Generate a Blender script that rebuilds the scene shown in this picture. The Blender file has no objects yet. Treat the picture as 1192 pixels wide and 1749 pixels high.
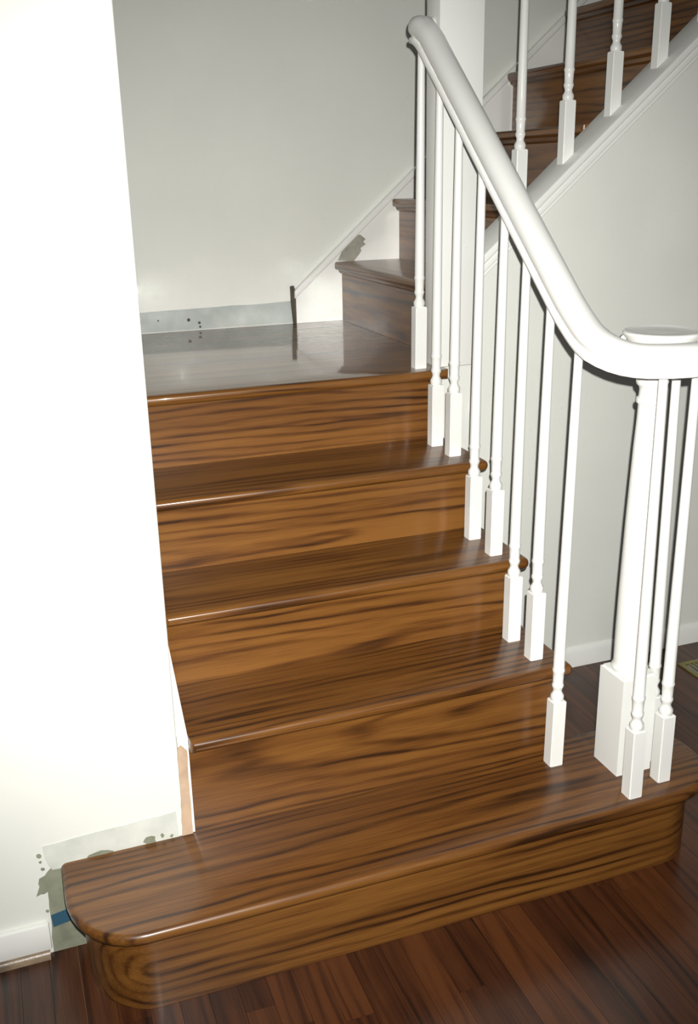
import bpy, bmesh, math, random
from mathutils import Vector, Matrix
random.seed(4)
scene = bpy.context.scene
C = scene.collection

# ------------------------------------------------------------------ camera
YAW, PITCH, ROLL, FPX = 0.3434, -0.3306, -0.0200, 1696.65
CAM = Vector((-0.2548, -1.7764, 1.5238))
fwd = Vector((math.sin(YAW)*math.cos(PITCH), math.cos(YAW)*math.cos(PITCH), math.sin(PITCH)))
r0 = Vector((math.cos(YAW), -math.sin(YAW), 0)); u0 = r0.cross(fwd)
rgt = math.cos(ROLL)*r0 + math.sin(ROLL)*u0
upv = -math.sin(ROLL)*r0 + math.cos(ROLL)*u0
cd = bpy.data.cameras.new('camera'); cam = bpy.data.objects.new('camera', cd); C.objects.link(cam)
cd.sensor_fit = 'VERTICAL'; cd.sensor_height = 24; cd.lens = FPX/1749*24; cd.clip_start = 0.02
M = Matrix((rgt, upv, -fwd)).transposed().to_4x4(); M.translation = CAM
cam.matrix_world = M
scene.camera = cam

# ------------------------------------------------------------------ world, flash, exposure
w = bpy.data.worlds.new('world'); scene.world = w; w.use_nodes = True
w.node_tree.nodes['Background'].inputs[0].default_value = (1, 1, 1, 1)
w.node_tree.nodes['Background'].inputs[1].default_value = 0.06
fl = bpy.data.lights.new('camera_flash_offscreen', 'SPOT'); fo = bpy.data.objects.new('camera_flash_offscreen', fl); C.objects.link(fo)
fl.energy = 345; fl.spot_size = math.radians(86); fl.spot_blend = 1.0; fl.color = (1.0, 0.985, 0.93); fl.shadow_soft_size = 0.006
fo.location = CAM + rgt*0.022 + upv*0.042
fo.rotation_mode = 'QUATERNION'
fo.rotation_quaternion = fwd.to_track_quat('-Z', 'Y')
scene.cycles.blur_glossy = 0.1; scene.cycles.sample_clamp_indirect = 0
vs = scene.view_settings
vs.view_transform = 'Standard'; vs.look = 'None'; vs.gamma = 1; vs.exposure = 0.0; vs.use_curve_mapping = False

# ------------------------------------------------------------------ key dimensions (metres)
Z = [0, .2101, .4440, .6285, .8160, 1.0093]          # floor, treads 1-4, landing
RY = {1: -.2141, 2: 0, 3: .2137, 4: .4362, 5: .6790}  # riser faces, lower flight
NOS = .033                                            # nosing overhang
W = .910                                              # tread end (open side)
YB = 1.682                                            # back wall
YW = .6855                                            # wall under the upper flight
X6, RUN2, RISE2 = .9673, .2231, .209                  # upper flight
Z5 = Z[5]

# ------------------------------------------------------------------ materials
def new_mat(name):
    m = bpy.data.materials.new(name); m.use_nodes = True
    nt = m.node_tree; return m, nt, nt.nodes['Principled BSDF']
def N(nt, t, **kw):
    n = nt.nodes.new(t)
    for k, v in kw.items(): setattr(n, k, v)
    return n
def math_node(nt, op, a, b=None):
    n = N(nt, 'ShaderNodeMath', operation=op)
    for i, v in enumerate((a, b)):
        if v is None: continue
        if isinstance(v, (int, float)): n.inputs[i].default_value = v
        else: nt.links.new(v, n.inputs[i])
    return n.outputs[0]
def paint(name, col, rough=.5, bump=.02, var=.04, scale=220, spec=.4, blotch=3.0):
    m, nt, b = new_mat(name)
    tc = N(nt, 'ShaderNodeTexCoord')
    n1 = N(nt, 'ShaderNodeTexNoise'); n1.inputs['Scale'].default_value = blotch; n1.inputs['Detail'].default_value = 4
    nt.links.new(tc.outputs['Object'], n1.inputs['Vector'])
    r = N(nt, 'ShaderNodeValToRGB')
    r.color_ramp.elements[0].position = .3; r.color_ramp.elements[1].position = .7
    r.color_ramp.elements[0].color = tuple(c*(1-var) for c in col)+(1,)
    r.color_ramp.elements[1].color = tuple(min(1, c*(1+var*.4)) for c in col)+(1,)
    nt.links.new(n1.outputs['Fac'], r.inputs[0]); nt.links.new(r.outputs[0], b.inputs['Base Color'])
    n2 = N(nt, 'ShaderNodeTexNoise'); n2.inputs['Scale'].default_value = scale; n2.inputs['Detail'].default_value = 2
    nt.links.new(tc.outputs['Object'], n2.inputs['Vector'])
    bp = N(nt, 'ShaderNodeBump'); bp.inputs['Strength'].default_value = bump*10; bp.inputs['Distance'].default_value = .001
    nt.links.new(n2.outputs['Fac'], bp.inputs['Height']); nt.links.new(bp.outputs[0], b.inputs['Normal'])
    b.inputs['Roughness'].default_value = rough; b.inputs['Specular IOR Level'].default_value = spec
    return m
def oak(name, dark, mid, light, axis=0, rough=.38, coat=.5, crough=.17, ring=14, tint=.18, lines=.52, spec=.35):
    """Flat-sawn oak: distorted growth rings around an axis behind the board, plus fine pores along the grain."""
    m, nt, b = new_mat(name); L = nt.links.new
    tc = N(nt, 'ShaderNodeTexCoord'); oi = N(nt, 'ShaderNodeObjectInfo')
    sx = N(nt, 'ShaderNodeSeparateXYZ'); L(tc.outputs['Object'], sx.inputs[0])
    c = [sx.outputs[i] for i in range(3)]
    g = c[axis]; a, d = [c[i] for i in range(3) if i != axis]
    rnd = oi.outputs['Random']
    r2 = math_node(nt, 'FRACT', math_node(nt, 'MULTIPLY', rnd, 17.31))
    r3 = math_node(nt, 'FRACT', math_node(nt, 'MULTIPLY', rnd, 53.77))
    gg = math_node(nt, 'ADD', math_node(nt, 'MULTIPLY', g, .12), math_node(nt, 'MULTIPLY', rnd, 9.0))
    aa = math_node(nt, 'ADD', math_node(nt, 'ADD', a, .035), math_node(nt, 'MULTIPLY', math_node(nt, 'SUBTRACT', r2, .5), .08))
    aa = math_node(nt, 'ADD', aa, math_node(nt, 'MULTIPLY', g, math_node(nt, 'MULTIPLY', math_node(nt, 'SUBTRACT', r3, .5), .1)))
    dd = math_node(nt, 'ADD', math_node(nt, 'ADD', d, .03), math_node(nt, 'MULTIPLY', math_node(nt, 'SUBTRACT', r3, .5), .14))
    cv = N(nt, 'ShaderNodeCombineXYZ'); L(gg, cv.inputs[0]); L(aa, cv.inputs[1]); L(dd, cv.inputs[2])
    wv = N(nt, 'ShaderNodeTexWave', wave_type='RINGS', rings_direction='X', wave_profile='SIN')
    wv.inputs['Scale'].default_value = ring; wv.inputs['Distortion'].default_value = 11
    wv.inputs['Detail'].default_value = 3; wv.inputs['Detail Scale'].default_value = .55; wv.inputs['Detail Roughness'].default_value = .55
    L(cv.outputs[0], wv.inputs['Vector'])
    # pores
    pv = N(nt, 'ShaderNodeCombineXYZ')
    L(math_node(nt, 'MULTIPLY', g, 9), pv.inputs[0]); L(math_node(nt, 'MULTIPLY', a, 330), pv.inputs[1]); L(math_node(nt, 'MULTIPLY', d, 330), pv.inputs[2])
    po = N(nt, 'ShaderNodeTexNoise'); po.inputs['Scale'].default_value = 1; po.inputs['Detail'].default_value = 3
    L(pv.outputs[0], po.inputs['Vector'])
    # broad streaks
    bv = N(nt, 'ShaderNodeCombineXYZ')
    L(math_node(nt, 'ADD', math_node(nt, 'MULTIPLY', g, 1.3), math_node(nt, 'MULTIPLY', rnd, 31)), bv.inputs[0]); L(math_node(nt, 'MULTIPLY', a, 26), bv.inputs[1]); L(math_node(nt, 'MULTIPLY', d, 26), bv.inputs[2])
    bs = N(nt, 'ShaderNodeTexNoise'); bs.inputs['Scale'].default_value = 1; bs.inputs['Detail'].default_value = 4
    L(bv.outputs[0], bs.inputs['Vector'])
    # thin dark growth lines whose strength comes and goes along the board
    line = math_node(nt, 'POWER', math_node(nt, 'SUBTRACT', 1.0, wv.outputs['Fac']), 3.0)
    mv = N(nt, 'ShaderNodeCombineXYZ')
    L(math_node(nt, 'ADD', math_node(nt, 'MULTIPLY', g, 2.6), math_node(nt, 'MULTIPLY', r2, 13)), mv.inputs[0]); L(math_node(nt, 'MULTIPLY', a, 17), mv.inputs[1]); L(math_node(nt, 'MULTIPLY', d, 17), mv.inputs[2])
    mo = N(nt, 'ShaderNodeTexNoise'); mo.inputs['Scale'].default_value = 1; mo.inputs['Detail'].default_value = 3
    L(mv.outputs[0], mo.inputs['Vector'])
    mr = N(nt, 'ShaderNodeMapRange'); mr.inputs[1].default_value = .36; mr.inputs[2].default_value = .68; mr.inputs[3].default_value = .12; mr.inputs[4].default_value = 1
    L(mo.outputs['Fac'], mr.inputs[0])
    line = math_node(nt, 'MULTIPLY', line, mr.outputs[0])
    f = math_node(nt, 'ADD', math_node(nt, 'ADD', math_node(nt, 'MULTIPLY', bs.outputs['Fac'], .7), .22), math_node(nt, 'MULTIPLY', math_node(nt, 'SUBTRACT', po.outputs['Fac'], .5), .5))
    f = math_node(nt, 'ADD', f, math_node(nt, 'MULTIPLY', math_node(nt, 'SUBTRACT', rnd, .5), tint))
    f = math_node(nt, 'SUBTRACT', f, math_node(nt, 'MULTIPLY', line, lines))
    rp = N(nt, 'ShaderNodeValToRGB'); cr = rp.color_ramp
    cr.elements[0].position = .12; cr.elements[0].color = (*dark, 1)
    cr.elements[1].position = .72; cr.elements[1].color = (*light, 1)
    e = cr.elements.new(.42); e.color = (*mid, 1)
    L(f, rp.inputs[0]); L(rp.outputs[0], b.inputs['Base Color'])
    bp = N(nt, 'ShaderNodeBump'); bp.inputs['Strength'].default_value = .06; bp.inputs['Distance'].default_value = .001
    L(po.outputs['Fac'], bp.inputs['Height']); L(bp.outputs[0], b.inputs['Normal'])
    b.inputs['Roughness'].default_value = rough; b.inputs['Coat Weight'].default_value = coat
    b.inputs['Coat Roughness'].default_value = crough; b.inputs['Specular IOR Level'].default_value = spec
    return m
wallpaint = paint('white_wall_paint', (.80, .81, .765), .6)
backpaint = wallpaint
trimpaint = paint('white_gloss_trim_paint', (.86, .865, .84), .22, bump=.004, spec=.5)
skirtpaint = trimpaint
plaster = paint('bare_grey_plaster', (.66, .68, .63), .8, var=.15, blotch=16)
plaster_dk = paint('dark_bare_plaster', (.27, .28, .21), .85, var=.3, blotch=25)
greystrip = paint('grey_unpainted_band', (.46, .50, .48), .45, var=.2, blotch=12)
bluetape = paint('blue_paint_patch', (.03, .10, .16), .6)
rawwood = paint('raw_pine', (.60, .43, .30), .7, var=.25, blotch=18)
stain = paint('brown_stain', (.07, .055, .03), .6, var=.4, blotch=30)
brass = paint('dull_brass', (.30, .27, .10), .4); brass.node_tree.nodes['Principled BSDF'].inputs['Metallic'].default_value = .6
subfloor = paint('plywood_subfloor', (.45, .33, .20), .8, var=.2, blotch=14)
ductmetal = paint('galvanised_duct', (.28, .285, .29), .6, var=.15, blotch=12)
OAKC = ((.032, .0115, .0032), (.114, .042, .0086), (.208, .087, .018))
oak_step = oak('glossy_stained_oak', *OAKC)
oak_landing = oak('glossy_stained_oak_landing', *OAKC, coat=1, crough=.05)
oak_upper = oak('glossy_stained_oak_upper', *OAKC, axis=1, coat=.5, crough=.15)
oak_floor = oak('dark_red_oak_floor', (.014, .005, .0025), (.048, .015, .006), (.095, .031, .010), axis=1, coat=.35, crough=.2, tint=.34, spec=.3, lines=.4)

# ------------------------------------------------------------------ helpers
def smooth(me, ang=35):
    for p in me.polygons: p.use_smooth = True
    me.set_sharp_from_angle(angle=math.radians(ang))
def link(name, bm, mat, parent=None, loc=(0, 0, 0), sm=True):
    me = bpy.data.meshes.new(name); bmesh.ops.recalc_face_normals(bm, faces=bm.faces); bm.to_mesh(me); bm.free()
    if sm: smooth(me)
    me.materials.append(mat)
    return link_mesh(name, me, parent, loc)
def link_mesh(name, me, parent=None, loc=(0, 0, 0)):
    o = bpy.data.objects.new(name, me); C.objects.link(o); o.location = loc
    if parent: o.parent = parent
    return o
def tag(o, label, cat, group=None, kind=None):
    o['label'] = label; o['category'] = cat
    if group: o['group'] = group
    if kind: o['kind'] = kind
    return o
def thing(name, loc, label, cat, **kw):
    o = bpy.data.objects.new(name, None); C.objects.link(o); o.location = loc; o.empty_display_size = .1
    return tag(o, label, cat, **kw)
def box_bm(x0, x1, y0, y1, z0, z1, bev=0, seg=2):
    bm = bmesh.new(); bmesh.ops.create_cube(bm, size=1)
    for v in bm.verts:
        v.co = Vector((x0 if v.co.x < 0 else x1, y0 if v.co.y < 0 else y1, z0 if v.co.z < 0 else z1))
    if bev: bmesh.ops.bevel(bm, geom=bm.edges[:], offset=bev, segments=seg, profile=.5, affect='EDGES')
    return bm
def cbox(name, x0, x1, y0, y1, z0, z1, mat, parent=None, bev=0, off=(0, 0, 0), seg=2):
    """box whose origin is its centre (so the wood grain is laid out per board)"""
    c = Vector(((x0+x1)/2, (y0+y1)/2, (z0+z1)/2))
    bm = box_bm(x0-c.x, x1-c.x, y0-c.y, y1-c.y, z0-c.z, z1-c.z, bev, seg)
    return link(name, bm, mat, parent, c-Vector(off))
def prism(pts, axis, a, b, bev=0, sel=None, seg=3):
    """extrude a 2-D outline along axis (0=x: pts are (y,z); 1=y: (x,z); 2=z: (x,y)) from a to b"""
    def P(p, t): return {0: (t, p[0], p[1]), 1: (p[0], t, p[1]), 2: (p[0], p[1], t)}[axis]
    bm = bmesh.new()
    A = [bm.verts.new(P(p, a)) for p in pts]; B = [bm.verts.new(P(p, b)) for p in pts]
    bm.faces.new(A); bm.faces.new(B[::-1]); n = len(pts)
    for i in range(n): bm.faces.new((A[i], A[(i+1) % n], B[(i+1) % n], B[i]))
    bmesh.ops.recalc_face_normals(bm, faces=bm.faces)
    if bev:
        es = [e for e in bm.edges if sel is None or sel(e)]
        bmesh.ops.bevel(bm, geom=es, offset=bev, segments=seg, profile=.5, affect='EDGES')
    return bm
def lathe_bm(prof, seg=24):
    bm = bmesh.new(); rings = []
    for r, z in prof:
        rings.append([bm.verts.new((r*math.cos(2*math.pi*i/seg), r*math.sin(2*math.pi*i/seg), z)) for i in range(seg)])
    for a, b in zip(rings, rings[1:]):
        for i in range(seg): bm.faces.new((a[i], a[(i+1) % seg], b[(i+1) % seg], b[i]))
    bm.faces.new(rings[0][::-1]); bm.faces.new(rings[-1])
    return bm
def sweep_bm(path, prof, scales=None):
    """sweep a closed profile (u across, v up, v=0 at the underside) along a 3-D path"""
    bm = bmesh.new(); rings = []
    n = len(path)
    for i, p in enumerate(path):
        t = (path[min(i+1, n-1)]-path[max(i-1, 0)]).normalized()
        s = t.cross(Vector((0, 0, 1))).normalized(); v = s.cross(t).normalized()
        k = scales[i] if scales else 1
        rings.append([bm.verts.new(p+s*(u*k)+v*vv) for u, vv in prof])
    m = len(prof)
    for a, b in zip(rings, rings[1:]):
        for i in range(m): bm.faces.new((a[i], a[(i+1) % m], b[(i+1) % m], b[i]))
    bm.faces.new(rings[0][::-1]); bm.faces.new(rings[-1])
    return bm

# ================================================================== SETTING
# floor: boards run towards the wall under the upper flight
HX0, HX1, HY0, HY1 = 1.71125, 1.94125, .431, .549      # duct opening under the floor register
fbm = bmesh.new()
for a in ((-1.3, HX0, -2.3, .70), (HX1, 2.5, -2.3, .70), (HX0, HX1, -2.3, HY0), (HX0, HX1, HY1, .70)):
    t_ = box_bm(*a, -.06, -.019); tm = bpy.data.meshes.new('tmp'); t_.to_mesh(tm); t_.free(); fbm.from_mesh(tm); bpy.data.meshes.remove(tm)
floor = tag(link('floor', fbm, subfloor), 'dark reddish oak strip floor in front of the staircase', 'floor', kind='structure')
PW = .0575
meshes = {}
def plank(x, ya, yb):
    ln = round(yb-ya, 3)
    key = (ln, random.randint(0, 2))
    if key not in meshes:
        bm = box_bm(-PW/2+.0003, PW/2-.0003, -ln/2+.0003, ln/2-.0003, -.019, 0)
        me = bpy.data.meshes.new('floorboard'); bm.to_mesh(me); bm.free(); me.materials.append(oak_floor); meshes[key] = me
    link_mesh('floorboard', meshes[key], floor, (x, (ya+yb)/2, 0))
col = 0
x = -1.25
while x < 2.45:
    top = 0.0 if x < -.03 else .684
    y = -2.25-random.random()*.8
    while y < top-.02:
        ln = random.choice((.6, .8, .95, 1.15, 1.4))
        e = min(y+ln, top)
        if top-e < .15: e = top
        if e > -2.2:
            ya = max(y, -2.25)
            if HX0 < x < HX1 and e > HY0 and ya < HY1:      # boards stop at the duct opening
                if HY0-ya > .02: plank(x, ya, HY0)
                if e-HY1 > .02: plank(x, HY1, e)
            else: plank(x, ya, e)
        y = e
    x += PW

# near wall on the left of the stairs: front face plus the return along the stairs
bm = prism([(-1.3, 0), (0, 0), (0, YB), (-.11, YB), (-.11, .11), (-1.3, .11)], 2, 0, 2.9, .006,
           lambda e: abs(e.verts[0].co.x) < .001 and abs(e.verts[1].co.x) < .001 and abs(e.verts[0].co.y) < .001 and abs(e.verts[1].co.y) < .001)
wall_left = tag(link('wall_left', bm, wallpaint), 'bright white wall whose corner stands beside the steps', 'wall', kind='structure')
def patch(name, pts, mat, parent, y, t=.0012, plane=1):
    bm = prism(pts, plane, y-t, y+.0005)
    return link(name, bm, mat, parent, sm=False)
rg = random.Random(7)
def ragged(p, q, n, amp):
    out = []
    for i in range(n):
        t = i/n; out.append((p[0]+(q[0]-p[0])*t+rg.uniform(-amp, amp), p[1]+(q[1]-p[1])*t+rg.uniform(-amp, amp)))
    return out
# unpainted band above the bottom step, where a skirting board was taken off
pts = ragged((-.284, .262), (-.015, .272), 8, .0015)+ragged((-.015, .272), (-.013, .205), 3, .001)+ragged((-.013, .205), (-.272, .200), 10, .001)+ragged((-.272, .200), (-.288, .245), 4, .002)
o = patch('bare_plaster_band', pts, plaster, wall_left, 0); o['label'] = 'grey bare plaster band above the bottom step'
pts = ragged((-.262, .214), (-.222, .218), 5, .003)+ragged((-.222, .218), (-.225, 0.0), 3, .001)+[(-.225, .001), (-.291, .001)]+ragged((-.291, .001), (-.284, .150), 8, .0015)+ragged((-.284, .150), (-.306, .146), 3, .002)+ragged((-.306, .146), (-.298, .185), 4, .003)+ragged((-.298, .185), (-.262, .214), 4, .002)
o = patch('bare_wall_strip', pts, plaster_dk, wall_left, 0, .001); o['label'] = 'dark bare wall strip between baseboard end and bottom step'
o = patch('blue_paint_patch', [(-.286, .093), (-.236, .102), (-.235, .071), (-.284, .063)], bluetape, wall_left, 0, .002); o['label'] = 'small dark blue patch of old paint'
for (cx, cz, r) in ((-.293, .240, .0055), (-.292, .225, .0035), (-.289, .207, .0045), (-.291, .105, .004)):
    patch('plaster_spot', [(cx+r*rg.uniform(.7, 1.1)*math.cos(a*.785), cz+r*rg.uniform(.7, 1.2)*math.sin(a*.785)) for a in range(8)], plaster_dk, wall_left, 0, .0011)
for (cx, cz, sx, sz) in ((-.075, .217, .016, .010), (-.047, .222, .004, .006), (-.028, .216, .004, .004), (-.18, .212, .03, .008)):
    patch('dark_chip', [(cx+sx*rg.uniform(.6, 1.1)*math.cos(a*.628), cz+sz*rg.uniform(.6, 1.2)*math.sin(a*.628)) for a in range(10)], plaster_dk, wall_left, 0, .0018)
bb = tag(cbox('baseboard_left', -1.3, -.292, -.014, 0, .018, .082, trimpaint, None, .004), 'short white baseboard ending before the bottom step', 'baseboard', kind='structure')
sh = prism([(0, .0), (-.020, .0), (-.019, .007), (-.015, .014), (-.008, .018), (0, .019)], 0, -1.3, -.297)
tag(link('trim_1', sh, paint('worn_wood_shoe', (.30, .22, .15), .3, var=.5, blotch=20)), 'worn wooden shoe moulding under the left baseboard', 'moulding', kind='structure')

# back wall behind the landing and the upper flight
wall_back = tag(link('wall_back', box_bm(-.11, 3.0, YB, YB+.1, 0, 3.2), backpaint), 'pale wall behind the landing with a bare band at its foot', 'wall', kind='structure')
pts = [(.0, Z5+.002), (.785, Z5+.002), (.787, 1.088)]+ragged((.787, 1.088), (.0, 1.078), 14, .0015)+[(0, 1.078)]
o = patch('grey_unpainted_band', pts, greystrip, wall_back, YB, .0015); o['label'] = 'grey unpainted band where the baseboard is missing'
for cx, cz, r in ((.405, 1.046, .006), (.442, 1.034, .005), (.444, 1.020, .004), (.30, 1.05, .003)):
    patch('dark_chip', [(cx+r*math.cos(a*.785), cz+r*math.sin(a*.785)) for a in range(8)], stain, wall_back, YB, .0024)

# wall under the upper flight with a sloping top
SL = .866
def cap_z(x): return 1.418+SL*(x-1.149)
TK = .028
pts = [(.885, 0), (2.5, 0), (2.5, cap_z(2.5)-TK), (1.006, cap_z(1.006)-TK), (1.006, Z5-.0006), (.912, Z5-.0006), (.912, Z5-.0285), (.885, Z5-.0285)]
wall_right = tag(link('wall_right', prism(pts, 1, YW, .79), wallpaint, sm=False), 'white wall with sloping top under the upper flight', 'wall', kind='structure')
cbr = prism([(YW, 0), (YW-.012, 0), (YW-.012, .052), (YW-.008, .060), (YW-.004, .066), (YW, .066)], 0, .885, 2.5)
tag(link('baseboard_right', cbr, trimpaint), 'low white baseboard under the upper flight wall', 'baseboard', kind='structure')
bm = prism([(1.012, cap_z(1.012)), (2.5, cap_z(2.5)), (2.5, cap_z(2.5)-TK+.002), (1.012, cap_z(1.012)-TK+.002)], 1, .668, .797, .005)
cap = tag(link('trim_2', bm, trimpaint), 'sloping white painted cap rail carrying the upper balusters', 'cap rail', kind='structure')
def cz(x, d): return cap_z(x)-d
bm = prism([(1.012, cz(1.012, TK)), (2.5, cz(2.5, TK)), (2.5, cz(2.5, .052)), (1.012, cz(1.012, .052))], 1, .674, YW-.0002, .004)
link('cap_moulding', bm, trimpaint, cap)
bm = prism([(1.012, cz(1.012, .052)), (2.5, cz(2.5, .052)), (2.5, cz(2.5, .066)), (1.012, cz(1.012, .066))], 1, .680, YW-.0002, .003)
link('cap_moulding', bm, trimpaint, cap)

# ================================================================== LOWER STAIRCASE
st = thing('lower_staircase', (.45, .2, 0), 'glossy stained oak staircase of five risers beside the white wall', 'staircase')
so = st.location
TT = .028
# bottom step with rounded ends
def outline(inset, xl=-.255, n=10):
    yf = -.264+inset; x0 = xl+inset*.8
    pts = [(x0, .0)]
    rx, ry = .135-inset*.3, .165-inset*.4
    for i in range(n+1):
        a = math.pi+math.pi/2*i/n; pts.append((x0+rx+rx*math.cos(a), yf+ry+ry*math.sin(a)))
    cxr, cyr, rr = 1.045, -.112, .152-inset
    for i in range(2*n+1):
        a = -math.pi/2+math.pi*i/(2*n); pts.append((cxr+rr*math.cos(a), cyr+rr*math.sin(a)))
    pts += [(W-.02, cyr+rr)]
    pts += [(W-.02, .0)]
    return pts
def board(name, bm, mat, c, parent=st):
    c = Vector(c); bmesh.ops.translate(bm, verts=bm.verts, vec=-c)
    return link(name, bm, mat, parent, c-parent.location)
ol = outline(0)
bm = prism([(a, min(b, .04)) for a, b in ol], 2, Z[1]-TT, Z[1])
rim = [e for e in bm.edges if abs(e.verts[0].co.z-e.verts[1].co.z) < 1e-6 and not (abs(e.verts[0].co.y) < 1e-6 and abs(e.verts[1].co.y) < 1e-6)]
bmesh.ops.bevel(bm, geom=rim, offset=.0135, segments=5, profile=.5, affect='EDGES')
o = board('tread', bm, oak_step, (.4, -.13, Z[1]-.014)); o['label'] = 'bottom tread with rounded bullnose ends'
bm = prism(outline(.038), 2, 0.0005, Z[1]-TT)
o = board('riser', bm, oak_step, (.4, -.2, .09)); o['label'] = 'bottom riser curving round the bullnose ends'
XE = .878
for k in (2, 3, 4):
    y0 = RY[k]-NOS; y1 = RY[k+1]+.004
    bm = box_bm(.0225, W, y0, y1, Z[k]-TT, Z[k])
    sel = [e for e in bm.edges if (abs(e.verts[0].co.y-y0) < 1e-6 and abs(e.verts[1].co.y-y0) < 1e-6) or (abs(e.verts[0].co.x-W) < 1e-6 and abs(e.verts[1].co.x-W) < 1e-6)]
    bmesh.ops.bevel(bm, geom=sel, offset=.0135, segments=5, profile=.5, affect='EDGES')
    board('tread', bm, oak_step, (.45, (y0+y1)/2, Z[k]-.014))
for k in (2, 3, 4, 5):
    bm = box_bm(.0225, XE, RY[k], RY[k]+.019, Z[k-1]+.0003, Z[k]-TT)
    board('riser', bm, oak_step, (.45, RY[k], (Z[k]+Z[k-1])/2))
# closed white side under the open tread ends
pts = [(.02, 0), (.02, Z[2]-TT-.0), (RY[3]+.02, Z[2]-TT), (RY[3]+.02, Z[3]-TT), (RY[4]+.02, Z[3]-TT), (RY[4]+.02, Z[4]-TT), (YW-.002, Z[4]-TT), (YW-.002, 0)]
link('side_panel', prism(pts, 0, XE-.014, XE), trimpaint, st, -so, sm=False)
# left skirt board with a raw end
SKT = .022
pts = [(.001, Z[1]+.001), (.001, .440), (.64, .440+.64*.83), (.64, .60), (.25, .25)]
sk = link('skirt_board', prism(pts, 0, .0003, SKT), trimpaint, st, -so, sm=False); sk['label'] = 'white skirt board against the near wall'
pts = [(-.006, Z[1]+.001), (.0165, Z[1]+.001), (.0165, .33), (.0185, .41), (.006, .424), (-.001, .42), (-.002, .30)]
bm = prism(ragged(pts[0], pts[1], 1, 0)+ragged(pts[1], pts[2], 6, .0006)+ragged(pts[2], pts[3], 5, .0006)+ragged(pts[3], pts[4], 3, .0006)+ragged(pts[4], pts[5], 2, .0005)+ragged(pts[5], pts[6], 5, .001)+ragged(pts[6], pts[0], 5, .001), 1, -.0035, .001)
rw = link('raw_wood_end', bm, rawwood, sk, sm=False); rw['label'] = 'raw pinkish wood end of the skirt board'

# ================================================================== LANDING
ld = thing('landing', (.45, 1.1, Z5), 'glossy oak landing reflecting the pale back wall', 'landing')
lo = ld.location
y0 = RY[5]-NOS
bm = box_bm(0.0005, W, y0, .742, Z5-TT, Z5)
sel = [e for e in bm.edges if (abs(e.verts[0].co.y-y0) < 1e-6 and abs(e.verts[1].co.y-y0) < 1e-6)]
bmesh.ops.bevel(bm, geom=sel, offset=.0135, segments=5, profile=.5, affect='EDGES')
board('nosing_board', bm, oak_landing, (.45, .69, Z5-.014), ld)
y = .742; bwid = .0783
while y < YB-.01:
    y2 = min(y+bwid, YB-.0005)
    cbox('floorboard', .0005, .966, y+.0001, y2-.0001, Z5-.02, Z5, oak_landing, ld, 0, lo, 1)
    y = y2
link('subfloor', box_bm(.0005, .966, .74, YB-.0005, Z5-.20, Z5-.0202), subfloor, ld, -lo)

# ================================================================== UPPER STAIRCASE
us = thing('upper_staircase', (1.6, 1.2, Z5), 'oak stairs rising beside the back wall from the landing', 'staircase')
uo = us.location
YF, YK = .798, YB-.0155
for i in range(6):
    xr = X6+RUN2*i; zb = Z5+RISE2*i; zt = zb+RISE2
    board('riser', box_bm(xr, xr+.019, YF, YK, zb+.0003, zt-TT), oak_upper, (xr, 1.25, (zb+zt)/2), us)
    xa = xr-.03
    bm = box_bm(xa, xr+RUN2+.004, YF, YK, zt-TT, zt)
    sel = [e for e in bm.edges if abs(e.verts[0].co.x-xa) < 1e-6 and abs(e.verts[1].co.x-xa) < 1e-6]
    bmesh.ops.bevel(bm, geom=sel, offset=.0135, segments=5, profile=.5, affect='EDGES')
    board('tread', bm, oak_upper, (xr+.1, 1.25, zt-.014), us)
    cv = prism([(xr, zt-TT), (xr-.014, zt-TT), (xr-.010, zt-TT-.010), (xr, zt-TT-.016)], 1, YF, YK)
    board('cove_moulding', cv, oak_upper, (xr, 1.25, zt-TT-.01), us)
def sk_z(x): return 1.122+.871*(x-.797)
xe = X6+RUN2*6
pts = [(.792, Z5+.0005), (xe, Z5+.0005), (xe, sk_z(xe)), (.792, sk_z(.792))]
usk = link('skirt_board', prism(pts, 1, YK+.0003, YB-.0003), skirtpaint, us, -uo, sm=False); usk['label'] = 'white sloping skirt board along the back wall'
pts = [(.786, sk_z(.786)-.016), (xe, sk_z(xe)-.016), (xe, sk_z(xe)+.013), (.786, sk_z(.786)+.013)]
link('skirt_moulding', prism(pts, 1, YK-.010, YB-.0004, .005), skirtpaint, usk, sm=True)
e = link('stained_end', prism([(.776, 1.085), (.782, Z5+.001), (.7915, Z5+.001), (.7915, 1.112), (.786, 1.142), (.775, 1.14)], 1, YK-.001, YB-.0004), stain, usk, sm=False)
e['label'] = 'dark stained cut end of the skirt'
scar = [(.985, 1.232), (1.045, 1.226), (1.062, 1.245), (1.075, 1.262), (1.072, 1.272), (1.092, 1.284), (1.083, 1.294), (1.092, 1.302), (1.072, 1.318), (1.064, 1.318), (1.0, 1.262)]
patch('paint_scar', [(x-.032, z-.010) for x, z in scar], paint('scarred_paint', (.36, .35, .30), .7, var=.25, blotch=30), usk, YK, .001)

# ================================================================== BALUSTERS
RX = .848
def rail_bottom_line(y): return 1.242+.83*y
LEV = 1.143
def bez(p0, p1, p2, t): return p0*(1-t)**2+p1*2*t*(1-t)+p2*t*t
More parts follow.
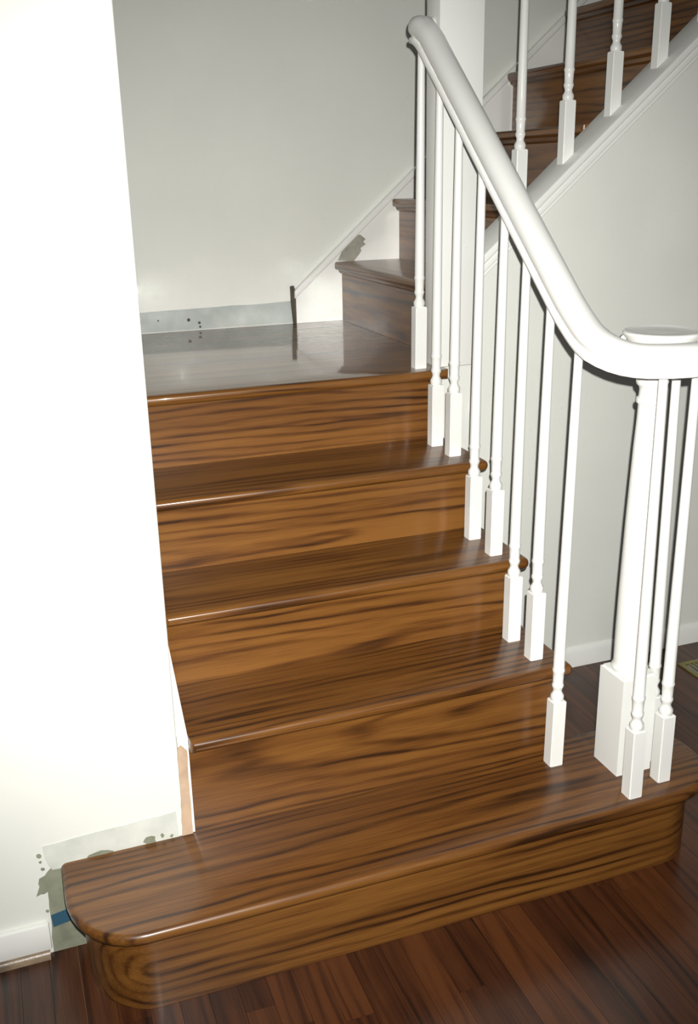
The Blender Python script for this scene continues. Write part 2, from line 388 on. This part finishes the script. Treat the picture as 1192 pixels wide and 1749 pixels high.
# plan path and height of the lower handrail underside
EY0, EY2 = .02, -.215
EYM = (LEV-1.242)/.83
def rail_z(y):
    if y >= .735: return 1.822
    if y > .65:
        t = (y-.65)/.085; t2 = rail_bottom_line(.65)
        return bez(t2, 1.822, 1.822, t) if False else t2+(1.822-t2)*(1-(1-t)**2)
    if y >= EY0: return rail_bottom_line(y)
    return None
path = []
for i in range(7):  # short level return into the post
    a = i/6*math.pi/2
    path.append(Vector((RX+.028-.028*math.sin(a), .708+.028*math.cos(a), 1.822)))
path = [Vector((.8885, .736, 1.822))]+path
y = .70
while y > EY0:
    path.append(Vector((RX, y, rail_z(y)))); y -= .02
VC = Vector((1.013, -.112))
plan = [Vector((RX, y)) for y in (EY0, 0, -.02, -.04, -.06, -.08, -.10)]
KEY = [(180, .165), (210, .150), (240, .132), (290, .108), (345, .090), (420, .070), (500, .052)]
def vr(a):
    for (a0, r0_), (a1, r1_) in zip(KEY, KEY[1:]):
        if a <= a1: return r0_+(r1_-r0_)*(a-a0)/(a1-a0)
    return KEY[-1][1]
for a in range(184, 501, 8):
    plan.append(VC+Vector((math.cos(math.radians(a)), math.sin(math.radians(a))))*vr(a))
s = 0; S1 = EY0-EYM; S2 = S1+.11
for i, p in enumerate(plan):
    if i: s += (p-plan[i-1]).length
    # quadratic ease from the slope to level
    z_in = rail_bottom_line(EY0)
    if s >= S2: z = LEV
    else:
        # solve bezier for s : s(t)=2t(1-t)S1+t^2 S2
        lo_, hi_ = 0, 1
        for _ in range(30):
            t = (lo_+hi_)/2
            if 2*t*(1-t)*S1+t*t*S2 < s: lo_ = t
            else: hi_ = t
        z = bez(z_in, LEV, LEV, t)
    path.append(Vector((p.x, p.y, z)))
half = [(.016, 0), (.023, .0), (.0275, .002), (.029, .007), (.0275, .0115), (.0215, .0150), (.0235, .020), (.0285, .026), (.0305, .034), (.0295, .043), (.0255, .052), (.018, .0585), (.009, .0615)]
RP = half+[(0, .0625)]+[(-u, v) for u, v in half[::-1]]

bl = thing('lower_balustrade', (RX, .2, Z[1]), 'white painted handrail with turned balusters curling into a volute', 'balustrade')
bo = bl.location
hr = link('handrail', sweep_bm(path, RP), trimpaint, bl, -bo)
eye = lathe_bm([(.03, LEV), (.060, LEV+.001), (.064, LEV+.02), (.066, LEV+.04), (.070, LEV+.052), (.0745, LEV+.058), (.0765, LEV+.0625), (.075, LEV+.0665), (.071, LEV+.068), (.066, LEV+.0665), (.060, LEV+.065), (.03, LEV+.0655), (.002, LEV+.066)], 40)
eo = link('volute_eye', eye, trimpaint, hr, (VC.x, VC.y, 0)); eo['label'] = 'round flat eye in the middle of the volute'

BW = .033
def shaft_bm(length, bh):
    """turned shaft above the square base block (block height bh)"""
    p = [(.0115, bh-.004), (.0145, bh+.001), (.0155, bh+.007), (.0152, bh+.013), (.0115, bh+.019), (.0098, bh+.024), (.0108, bh+.029), (.0130, bh+.034), (.0137, bh+.038), (.0130, bh+.041), (.0118, bh+.044),
         (.0124, bh+.060), (.0128, bh+.070), (.0142, bh+.0735), (.0142, bh+.0775), (.0128, bh+.081), (.0126, bh+.13)]
    z0 = bh+.13; n = 6
    for i in range(1, n+1): p.append((.0126-.0036*i/n, z0+(length-z0)*i/n))
    return lathe_bm(p, 16)
def block_bm(bh, slope=0):
    bm = box_bm(-BW/2, BW/2, -BW/2, BW/2, 0, bh)
    for v in bm.verts:
        if v.co.z < .001: v.co.z = slope*v.co.x
    bmesh.ops.bevel(bm, geom=[e for e in bm.edges if e.verts[0].co.z > bh-.001 or e.verts[1].co.z > bh-.001], offset=.0022, segments=2, affect='EDGES')
    return bm
def baluster(parent, x, y, z, ztop, bh=.166, slope=0, lean=(0, 0)):
    L_ = ztop-z
    o = link('baluster', shaft_bm(L_, bh), trimpaint, parent, Vector((x, y, z))-parent.location)
    o.rotation_euler = (-lean[1]/L_, lean[0]/L_, 0)
    b_ = link('base_block', block_bm(bh, slope), trimpaint, o)
    return o
def zr(y): return rail_z(y)+.004
for (k, x, y) in ((5, .845, .707), (4, RX, .602), (4, RX, .492), (3, .846, .366), (3, .843, .246), (2, .842, .142), (2, .843, .038)):
    baluster(bl, x, y, Z[k], zr(y), lean=(.004, 0))
VZ = LEV+.004
baluster(bl, .855, -.050, Z[1], 1.175, lean=(.008, 0))
baluster(bl, .950, -.222, Z[1], VZ, lean=(-.008, 0))
baluster(bl, 1.046, -.193, Z[1], VZ, lean=(-.004, 0))
baluster(bl, 1.074, -.112, Z[1], VZ, lean=(-.016, 0))
# turned starting newel under the volute
NX, NY, NH = 1.003, -.108, .245
T = LEV-Z[1]+.003
nw = link('newel_post', lathe_bm([(.036, NH-.01), (.040, NH+.002), (.041, NH+.008), (.038, NH+.014), (.036, NH+.02), (.0365, NH+.10), (.0355, NH+.2), (.0325, NH+.36), (.028, NH+.52), (.0255, T-.115), (.0250, T-.088), (.0255, T-.084), (.0290, T-.082), (.0300, T-.077), (.0290, T-.072), (.0255, T-.070), (.0245, T-.055), (.0265, T-.048), (.0310, T-.044), (.0325, T-.038), (.0315, T-.032), (.0290, T-.030), (.0285, T-.012), (.0300, T-.006), (.0300, T)], 32), trimpaint, bl, Vector((NX, NY, Z[1]))-bo)
bmn = box_bm(-.045, .045, -.045, .045, 0, NH)
bmesh.ops.bevel(bmn, geom=[e for e in bmn.edges if e.verts[0].co.z > NH-.001 and e.verts[1].co.z > NH-.001], offset=.005, segments=3, affect='EDGES')
link('newel_block', bmn, trimpaint, nw)

# landing newel: square post where both flights meet
ln_ = thing('newel_post', (.95, .725, Z5), 'square white newel post at the corner of the landing', 'newel post')
link('post_shaft', box_bm(-.061, .062, -.0395, .040, .0002, 1.35, .002), trimpaint, ln_)
link('post_cap', box_bm(-.075, .076, -.053, .054, 1.35, 1.375, .006), trimpaint, ln_)

# upper balustrade on the sloping cap
ub = thing('upper_balustrade', (1.15, .735, cap_z(1.15)), 'row of white turned balusters standing on the sloping cap', 'balustrade')
uo2 = ub.location
UY = .738
for k in range(7):
    x = 1.153+.1415*k
    baluster(ub, x, UY, cap_z(x)-.001, cap_z(x)+.80, bh=.150, slope=SL)
pu = [Vector((1.0122, UY, cap_z(1.0122)+.795)), Vector((1.5, UY, cap_z(1.5)+.795)), Vector((2.2, UY, cap_z(2.2)+.795))]
link('handrail', sweep_bm(pu, RP), trimpaint, ub, -uo2)

# ================================================================== FLOOR REGISTER
fr = thing('floor_register', (1.84, .49, 0), 'dull brass floor register set in the dark floor', 'floor vent')
fo_ = fr.location
x0, x1, y0, y1 = 1.695, 1.957, .415, .565
for a in ((x0, x1, y0, y0+.016), (x0, x1, y1-.016, y1), (x0, x0+.016, y0+.0162, y1-.0162), (x1-.016, x1, y0+.0162, y1-.0162)):
    cbox('frame_bar', *a, .0002, .005, brass, fr, .0015, fo_)
dm = bmesh.new()
for a in ((HX0, HX0+.001, HY0, HY1, -.22, -.0005), (HX1-.001, HX1, HY0, HY1, -.22, -.0005), (HX0, HX1, HY0, HY0+.001, -.22, -.0005), (HX0, HX1, HY1-.001, HY1, -.22, -.0005), (HX0, HX1, HY0, HY1, -.221, -.22)):
    t_ = box_bm(*a); tm = bpy.data.meshes.new('tmp'); t_.to_mesh(tm); t_.free(); dm.from_mesh(tm); bpy.data.meshes.remove(tm)
link('duct', dm, ductmetal, fr, -fo_, sm=False)
xx = x0+.03
while xx < x1-.02:
    cbox('louver', xx, xx+.006, y0+.016, y1-.016, .001, .0042, brass, fr, 0, fo_); xx += .0165
